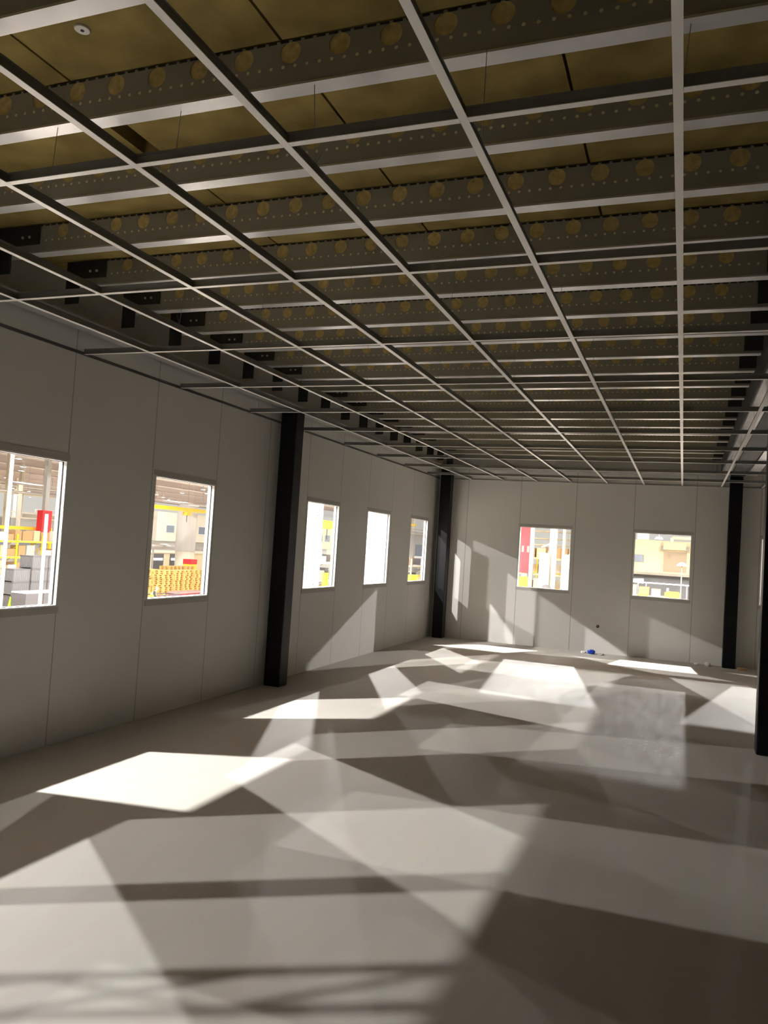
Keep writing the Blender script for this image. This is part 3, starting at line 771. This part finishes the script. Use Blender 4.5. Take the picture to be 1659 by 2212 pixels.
# --- the person in the lime vest, bending over the trolley
def skin_obj(name, pts, edges, m, parent, root=0, sub=2):
    me = bpy.data.meshes.new(name)
    me.from_pydata([p[:3] for p in pts], edges, [])
    me.materials.append(m)
    o = bpy.data.objects.new(name, me); C.objects.link(o)
    if parent: o.parent = parent
    md = o.modifiers.new('skin', 'SKIN'); md.use_smooth_shade = True
    if not me.skin_vertices: bpy.context.view_layer.update()
    lay = me.skin_vertices[0].data
    for i_, p in enumerate(pts):
        lay[i_].radius = (p[3], p[4] if len(p) > 4 else p[3]); lay[i_].use_root = (i_ == root)
    sb = o.modifiers.new('sub', 'SUBSURF'); sb.levels = sub; sb.render_levels = sub
    return o
pr = thing('person', 'person in a lime hi-vis vest and dark trousers bending over by the tubular trolley', 'person', (-22.8, 35.75, HALL), 0.6)
# x forward (towards the hands), y left, z up
P_ = [(0, 0, 0.95, .135, .16), (0.02, 0, 1.12, .12, .15), (0.09, 0, 1.30, .125, .17), (0.16, 0, 1.43, .09, .15), (0.20, 0, 1.50, .052), (0.24, 0, 1.57, .06),
      (0.265, 0, 1.64, .085, .075), (0.275, 0, 1.71, .07, .065)]
E_ = [(i_, i_ + 1) for i_ in range(7)]
def limb(start, pts):
    prev = start
    for p in pts:
        P_.append(p); E_.append((prev, len(P_) - 1)); prev = len(P_) - 1
    return prev
P_.append((0.35, 0, 1.635, .012)); E_.append((6, 8))            # nose
for sd in (-1, 1):
    P_.append((0.26, sd * 0.085, 1.645, .012, .02)); E_.append((6, len(P_) - 1))          # ears
    limb(0, [(0.0, sd * 0.10, 0.86, .085), (0.04, sd * 0.11, 0.50, .06), (0.0, sd * 0.11, 0.30, .056), (-0.03, sd * 0.11, 0.09, .04), (0.04, sd * 0.12, 0.04, .038), (0.17, sd * 0.13, 0.03, .03)])
    hnd = limb(3, [(0.15, sd * 0.20, 1.41, .06), (0.24, sd * 0.25, 1.15, .045), (0.40, sd * 0.20, 1.02, .036), (0.50, sd * 0.17, 1.0, .026, .036), (0.55, sd * 0.165, 0.99, .018, .038)])
    for q, ln in enumerate((0.065, 0.075, 0.07, 0.055)):
        oy = sd * (0.165 + (q - 1.5) * 0.02)
        limb(hnd, [(0.585, oy, 0.985, .0095), (0.585 + ln * 0.55, oy, 0.97, .0088), (0.585 + ln * 0.8, oy, 0.945, .0075)])
    limb(hnd - 1, [(0.515, sd * 0.125, 0.985, .011), (0.55, sd * 0.115, 0.965, .0095)])
skin_obj('body', P_, E_, HM['skin'], pr)
tr_p = [(0, 0, 0.97, .15, .175)]; tr_e = []
for sd in (-1, 1):
    b_ = len(tr_p)
    tr_p += [(0.0, sd * 0.10, 0.84, .10), (0.04, sd * 0.11, 0.50, .075), (0.0, sd * 0.11, 0.30, .07), (-0.025, sd * 0.11, 0.11, .06)]
    tr_e += [(0, b_), (b_, b_ + 1), (b_ + 1, b_ + 2), (b_ + 2, b_ + 3)]
skin_obj('trousers', tr_p, tr_e, HM['trouser'], pr)
sh_p = [(0.02, 0, 1.0, .145, .17), (0.04, 0, 1.14, .135, .165), (0.09, 0, 1.30, .14, .185), (0.155, 0, 1.43, .10, .165)]; sh_e = [(0, 1), (1, 2), (2, 3)]
skin_obj('vest', sh_p, sh_e, HM['vest'], pr)
sl_p = [(0.155, 0, 1.43, .085, .12)]; sl_e = []
for sd in (-1, 1):
    b_ = len(sl_p)
    sl_p += [(0.15, sd * 0.20, 1.41, .07), (0.24, sd * 0.25, 1.15, .055), (0.36, sd * 0.213, 1.05, .046)]
    sl_e += [(0, b_), (b_, b_ + 1), (b_ + 1, b_ + 2)]
skin_obj('shirt', sl_p, sl_e, HM['trouser'], pr)
skin_obj('hair', [(0.20, 0, 1.64, .05, .07), (0.235, 0, 1.70, .07, .078), (0.285, 0, 1.745, .055, .06)], [(0, 1), (1, 2)], HM['hair'], pr)
for sd in (-1, 1):
    MB().box(-0.09, 0.20, sd * 0.12 - 0.05, sd * 0.12 + 0.05, 0, 0.09).build('boot', M['gasket'], pr, (0, 0, 0), 0.02)

# --- third to fifth windows
def partition(y0, y1, label):
    t = thing('white_partition', label, 'partition', (-2.2, (y0 + y1) / 2, HALL))
    h = (y1 - y0) / 2
    MB().box(-0.15, 0.2, -h, h - 0.14, 0, 5.9).build('panel', M['white'], t)
    MB().box(-0.15, 0.215, h - 0.13, h, 0, 5.9).build('corner_post', M['frame'], t)
    for z in (4.05, 4.75, 5.35):
        MB().lathe([(0.012, 0.2), (0.012, 0.208)], h - 0.2, z, 8, 'x').build('bolt', M['gasket'], t)
partition(11.7, 13.2, 'tall white panel partition filling the left of the third window')
partition(14.8, 17.6, 'tall white panel partition filling the whole fourth window')
t = thing('office_block', 'cream wall block with small grey windows in the third window', 'building', (-24, 56.5, HALL))
MB().box(-2, 2, -2.2, 3, 4.2, 6.1).build('upper_wall', HM['cream'], t)
MB().box(-2, 1.8, -2.2, 3, 0, 4.2).build('lower_wall', HM['grey'], t)
for (a, c) in ((-0.6, 0.3), (-1.6, -1.05)): MB().box(1.98, 2.03, a, c, 4.8, 5.3).build('window', HM['pane'], t)
rack(-18, 45.2, 4.8, 3, 'pale rack below the cream block in the third window', paint='creamw', seedv=8)
t = thing('yellow_post', 'yellow guard post in front of the pale rack', 'post', (-14, 39.3, HALL))
MB().box(-0.12, 0.12, -0.12, 0.12, 0, 3.1).build('shaft', HM['yellow'], t); MB().box(-0.2, 0.2, -0.2, 0.2, 0, 0.02).build('base_plate', HM['yellow'], t)
rack(-14.5, 51.5, 7.2, 3, 'pale rack filling the lower fifth window', paint='creamw', seedv=11)
t = thing('crane_rail', 'short yellow crane rail across the top left of the fifth window', 'crane', (-14, 50.2, 3.15))
MB().box(-0.05, 0.05, 0, 4.2, 0, 0.13).build('rail', HM['yellow'], t)
for yy in (0.3, 3.9): MB().box(-0.015, 0.015, yy - 0.015, yy + 0.015, 0.13, ROOF - 3.15).build('hanger', HM['grey'], t)
t = thing('cable_tray', 'long grey cable tray across the fifth window', 'cable tray', (-18, 62, 2.82))
MB().box(-0.3, 0.3, 0, 12, 0, 0.05).box(-0.3, -0.28, 0, 12, 0.05, 0.15).box(0.28, 0.3, 0, 12, 0.05, 0.15).build('tray', HM['duct'], t)
for yy in (0.5, 11.5): MB().box(-0.04, 0.04, yy - 0.04, yy + 0.04, HALL - 2.82, 0).build('stand', HM['grey'], t)
t = thing('grey_cabinet', 'yellowish control cabinet at the lower right of the fifth window', 'cabinet', (-13.3, 52.7, HALL))
MB().box(-0.4, 0.4, -0.6, 0.6, 0.1, 2.85).build('body', HM['yellow'], t); MB().box(-0.36, 0.36, -0.56, 0.56, 0, 0.1).build('plinth', HM['dark'], t)
MB().box(0.4, 0.42, -0.55, 0.55, 0.2, 2.75).build('door', HM['cream'], t)

# --- back windows
t = thing('red_column', 'broad red clad column at the left of the first back window', 'column', (-4.99, 50, HALL))
MB().box(-0.36, 0.36, -0.25, 0.25, 3.64, 7.1).build('cladding', HM['red'], t)
MB().box(-0.2, 0.2, -0.15, 0.15, 0, 3.64).box(-0.2, 0.2, -0.15, 0.15, 7.1, ROOF - HALL).build('shaft', HM['cpipe'], t)
for xx in (-0.22, 0.12): MB().box(xx, xx + 0.14, -0.262, -0.25, 4.95, 5.35).build('notice', HM['blush'], t)
t = thing('orange_cabinet', 'orange cabinet standing under the broad red column', 'cabinet', (-4.72, 48.6, HALL))
MB().box(-0.3, 0.3, -0.25, 0.25, 0.1, 3.42).build('body', HM['orange'], t); MB().box(-0.26, 0.26, -0.22, 0.22, 0, 0.1).build('plinth', HM['dark'], t)
MB().box(-0.26, 0.26, -0.27, -0.25, 0.3, 3.2).build('door', HM['orange'], t)
def pipe(x, y, r, z1, label, m, col=None, name='vertical_pipe'):
    t = thing(name, label, 'pipe', (x, y, HALL))
    MB().lathe([(r, 0.02), (r, z1 - HALL)], n=18).build('pipe', m, t)
    MB().lathe([(r * 1.5, 0), (r * 1.5, 0.02)], n=18).build('flange', m, t)
    if col: MB().lathe([(r * 1.12, col - HALL), (r * 1.12, col - HALL + 0.1)], n=18).build('collar', HM['grey'], t)
pipe(-4.25, 48, 0.135, 8.39, 'slim pale pipe right beside the broad red column', HM['dimw'])
pipe(-3.57, 52, 0.245, 8.39, 'thick white pipe at the centre of the first back window', M['white'], 2.3)
pipe(-3.0, 53, 0.10, 8.39, 'thin pale pipe just right of the thick white pipe', HM['cpipe'])
pipe(-2.62, 54, 0.10, 8.39, 'second thin pale pipe right of the thick white pipe', HM['greyb'])
pipe(-2.2, 47, 0.075, 8.39, 'thin cream pipe in the right part of the first back window', HM['creamw'])
pipe(-4.2, 55, 0.11, 8.39, 'thin pale pipe between the red column and the grey tower', HM['cpipe'])
t = thing('grey_tower', 'plain warm grey tower left of the thick white pipe', 'tower', (-3.07, 46, HALL))
MB().box(-0.3, 0.3, -0.3, 0.3, 0.05, 4.9).build('housing', HM['greyt'], t); MB().box(-0.33, 0.33, -0.33, 0.33, 0, 0.05).build('base_plate', HM['grey'], t)
MB().box(-0.32, 0.32, -0.32, 0.32, 4.9, 4.97).build('cap', HM['creamw'], t)
t = thing('grey_tower', 'pale grey panel tower at the right edge of the first back window', 'tower', (-1.38, 44, HALL))
MB().box(-0.35, 0.40, -0.3, 0.3, 0.05, 4.95).build('housing', HM['greyt'], t); MB().box(-0.38, 0.43, -0.33, 0.33, 0, 0.05).build('base_plate', HM['grey'], t)
MB().box(-0.30, 0.35, -0.32, -0.3, 4.2, 4.9).build('front_plate', HM['cream'], t)
t = thing('silo_tank', 'grey domed tank at the foot of the first back window', 'tank', (-2.47, 43, HALL))
MB().lathe([(0.34, 0.0), (0.34, 2.9)], n=24).build('shell', HM['crate_d'], t)
MB().lathe([(0.34, 2.9), (0.29, 3.06), (0.19, 3.19), (0.05, 3.24)], n=24).build('dome', HM['crate_d'], t)
t = thing('lamp_arm', 'cream jib arm with a bright lamp before the thick white pipe', 'lamp', (-4.05, 50.4, HALL))
MB().lathe([(0.05, 0), (0.05, 5.4)], n=12).build('post', HM['cpipe'], t)
MB().bar((0, 0, 5.35), (0.6, 0, 5.6), 0.08, 0.08).build('arm', HM['cream'], t)
MB().lathe([(0.10, 5.05), (0.14, 5.5)], 0.6, 0, 14).build('lamp_head', HM['tube'], t)
rack(-8.4, 57, 7.2, 4, 'brown rack behind the pipes in the first back window', 'x', paint='tan', seedv=21)
rack(-8.6, 62, 4.8, 4, 'yellowish rack at the back of the first back window', 'x', paint='yellow', seedv=22)
t = thing('red_column', 'slim red column at the right edge of the first back window', 'column', (-2.95, 57.5, HALL))
MB().box(-0.12, 0.12, -0.1, 0.1, 5.3, 7.0).build('cladding', HM['red'], t); MB().box(-0.09, 0.09, -0.08, 0.08, 0, 5.3).box(-0.09, 0.09, -0.08, 0.08, 7.0, ROOF - HALL).build('shaft', HM['cpipe'], t)
for i, z in enumerate((1.9, 2.4, 2.9, 3.5)):
    t = thing('pipe_run', 'cream pipe bridge high behind the pipes of the first back window, %s from below' % ORD[i + 1], 'pipe', (-9, 60 + i, z), 0, 'pipe bridges behind the back window')
    MB().lathe([(0.06, 0), (0.06, 5.7)], 0, 0, 10, 'x').build('pipe', HM['cream'], t)
    for xx in (0.4, 5.3): MB().box(xx - 0.015, xx + 0.015, -0.015, 0.015, 0.05, ROOF - z).build('hanger', HM['grey'], t)

t = thing('cream_pipe', 'thick cream pipe along the top right of the second back window', 'pipe', (3.7, 55, 3.3))
MB().lathe([(0.10, 0), (0.10, 2.6)], 0, 0, 14, 'x').build('pipe', HM['cream'], t)
MB().lathe([(0.11, -0.35), (0.11, 0.0)], 0.0, 0, 14).build('elbow', HM['cream'], t)
for xx in (0.3, 2.3): MB().box(xx - 0.015, xx + 0.015, -0.015, 0.015, 0.1, ROOF - 3.3).build('hanger', HM['grey'], t)
t = thing('panel_light', 'bright lamp hanging at the top of the second back window', 'light', (3.02, 50, 3.04))
MB().lathe([(0.24, 0.0), (0.16, 0.12)], n=18).build('lens', HM['tube'], t); MB().box(-0.01, 0.01, -0.01, 0.01, 0.12, ROOF - 3.04).build('hanger', HM['grey'], t)
t = thing('air_unit', 'cream air unit hung at the top left of the second back window', 'air unit', (2.03, 52, 3.02))
MB().box(-0.34, 0.34, -0.3, 0.3, 0, 0.5).build('case', HM['creamw'], t)
for xx in (-0.3, 0.3): MB().box(xx - 0.015, xx + 0.015, -0.015, 0.015, 0.5, ROOF - 3.02).build('hanger', HM['grey'], t)

t = thing('office_block', 'cream hall block with a brown roller door in the second back window', 'building', (3, 62.5, HALL))
MB().box(-6, 6, -2.5, 2.5, 4.05, 6.4).build('upper_wall', HM['cream'], t)
MB().box(-6, 6, -3.5, 2.5, 3.9, 4.05).build('ledge', HM['greyb'], t)
MB().box(-6, 6, -2.0, 2.5, 0, 3.9).build('lower_wall', HM['crate'], t)
d = MB().box(0.11, 1.68, -2.53, -2.5, 4.18, 5.64).build('roller_door', HM['door'], t)
MB().box(0.08, 1.61, -2.9, -2.5, 5.77, 6.3).build('door_housing', HM['cream'], t)
for a in (-0.08, 1.63): MB().box(a, a + 0.19, -2.85, -2.5, 5.7, 6.06).build('bracket', HM['greyb'], t)
f = MB().box(-1.98, -1.24, -2.55, -2.5, 4.76, 5.32).build('window', HM['greyb'], t)
MB().box(-1.94, -1.29, -2.57, -2.55, 4.8, 5.28).build('pane', HM['pane'], f)
t = thing('strip_light', 'long white strip light under the cream block', 'light', (3.54, 52, 0.28))
MB().box(-1.36, 1.36, -0.05, 0.05, 0, 0.06).build('tube', HM['tube'], t)
for xx in (-1.2, 1.2): MB().box(xx - 0.03, xx + 0.03, -0.03, 0.03, HALL - 0.28, 0.0).build('stand', HM['grey'], t)
t = thing('flood_light', 'bright bluish flood light at the left below the cream block', 'light', (1.95, 50, 0.38))
MB().lathe([(0.1, -0.3), (0.14, 0.3)], 0, 0.06, 16, 'x').build('lens', HM['tube'], t)
MB().box(-0.03, 0.03, -0.03, 0.03, HALL - 0.38, 0.0).build('stand', HM['grey'], t)
rack(1.3, 47.2, 2.4, 2, 'pale rack at the lower left of the second back window', 'x', paint='creamw', seedv=31, lev=1.45)
t = thing('yellow_machine', 'yellow framed machine at the lower right of the second back window', 'machine', (4.0, 45, HALL))
for xx in (-0.36, 0.36): MB().box(xx - 0.05, xx + 0.05, -0.3, 0.3, 0, 3.25).build('side_frame', HM['yellow'], t)
MB().box(-0.31, 0.31, -0.3, 0.3, 3.0, 3.3).build('top_frame', HM['yellow'], t); MB().box(-0.3, 0.3, -0.1, 0.3, 0, 2.9).build('body', HM['grey'], t)
t = thing('orange_cabinet', 'low orange cabinet at the bottom of the second back window', 'cabinet', (2.46, 45, HALL))
MB().box(-0.26, 0.26, -0.3, 0.3, 0.05, 3.03).build('body', HM['orange'], t); MB().box(-0.24, 0.24, -0.28, 0.28, 0, 0.05).build('plinth', HM['dark'], t)
t = thing('dish_lamp', 'white dish lamp on a mast before the brown roller door', 'lamp', (4.4, 43.6, HALL))
MB().lathe([(0.03, 0), (0.03, 4.72)], n=10).build('mast', HM['greyb'], t)
MB().lathe([(0.28, 4.72), (0.18, 4.86), (0.05, 4.92)], n=20).build('dish', M['white'], t)

# ------------------------------------------------------------------ litter on the room floor
def crumple(name, r, m, loc, label, cat, seedv, flat=0.5):
    rnd = random.Random(seedv)
    bm = bmesh.new(); bmesh.ops.create_icosphere(bm, subdivisions=3, radius=r)
    for v in bm.verts:
        v.co *= rnd.uniform(0.75, 1.15); v.co.z = (v.co.z + r * 0.8) * flat
        if v.co.z < 0: v.co.z = 0
    me = bpy.data.meshes.new(name); bm.to_mesh(me); bm.free(); me.materials.append(m)
    o = bpy.data.objects.new(name, me); C.objects.link(o); o.location = loc
    return tag(o, label, cat)
crumple('plastic_wrap', 0.07, M['blue'], (3.02, 13.92, 0), 'crumpled blue plastic wrap on the floor by the back wall', 'litter', 4, 0.6)
crumple('paper_scrap', 0.045, M['paper'], (2.88, 13.95, 0), 'small white paper scrap left of the blue wrap', 'litter', 5, 0.4)
crumple('paper_scrap', 0.06, M['crate'] if 'crate' in M else M['trim'], (3.18, 13.9, 0), 'grey paper scrap right of the blue wrap', 'litter', 6, 0.3)
crumple('paper_scrap', 0.035, M['paper'], (4.72, 13.95, 0), 'smaller white paper scrap left of the far right column', 'litter', 7, 0.6)
crumple('paper_scrap', 0.05, M['paper'], (4.9, 13.93, 0), 'larger white paper scrap left of the far right column', 'litter', 8, 0.7)
tag(MB().box(-0.07, 0.07, -0.035, 0.035, 0, 0.035).build('wood_offcut', M['wood'], None, (5.42, 13.85, 0), 0.003), 'pale wood offcut on the floor right of the far right column', 'wood')
t = thing('cable_outlet', 'small dark cable outlet in the back wall above the blue wrap', 'outlet', (3.083, BACK_Y, 0.47))
MB().lathe([(0.028, -0.004), (0.024, -0.012)], 0, 0, 14, 'y').build('ring', M['black_m'], t)
MB().tube((0, -0.01, 0), (-0.02, -0.035, 0.02), 0.006, 6).build('cable_stub', M['wood'], t)
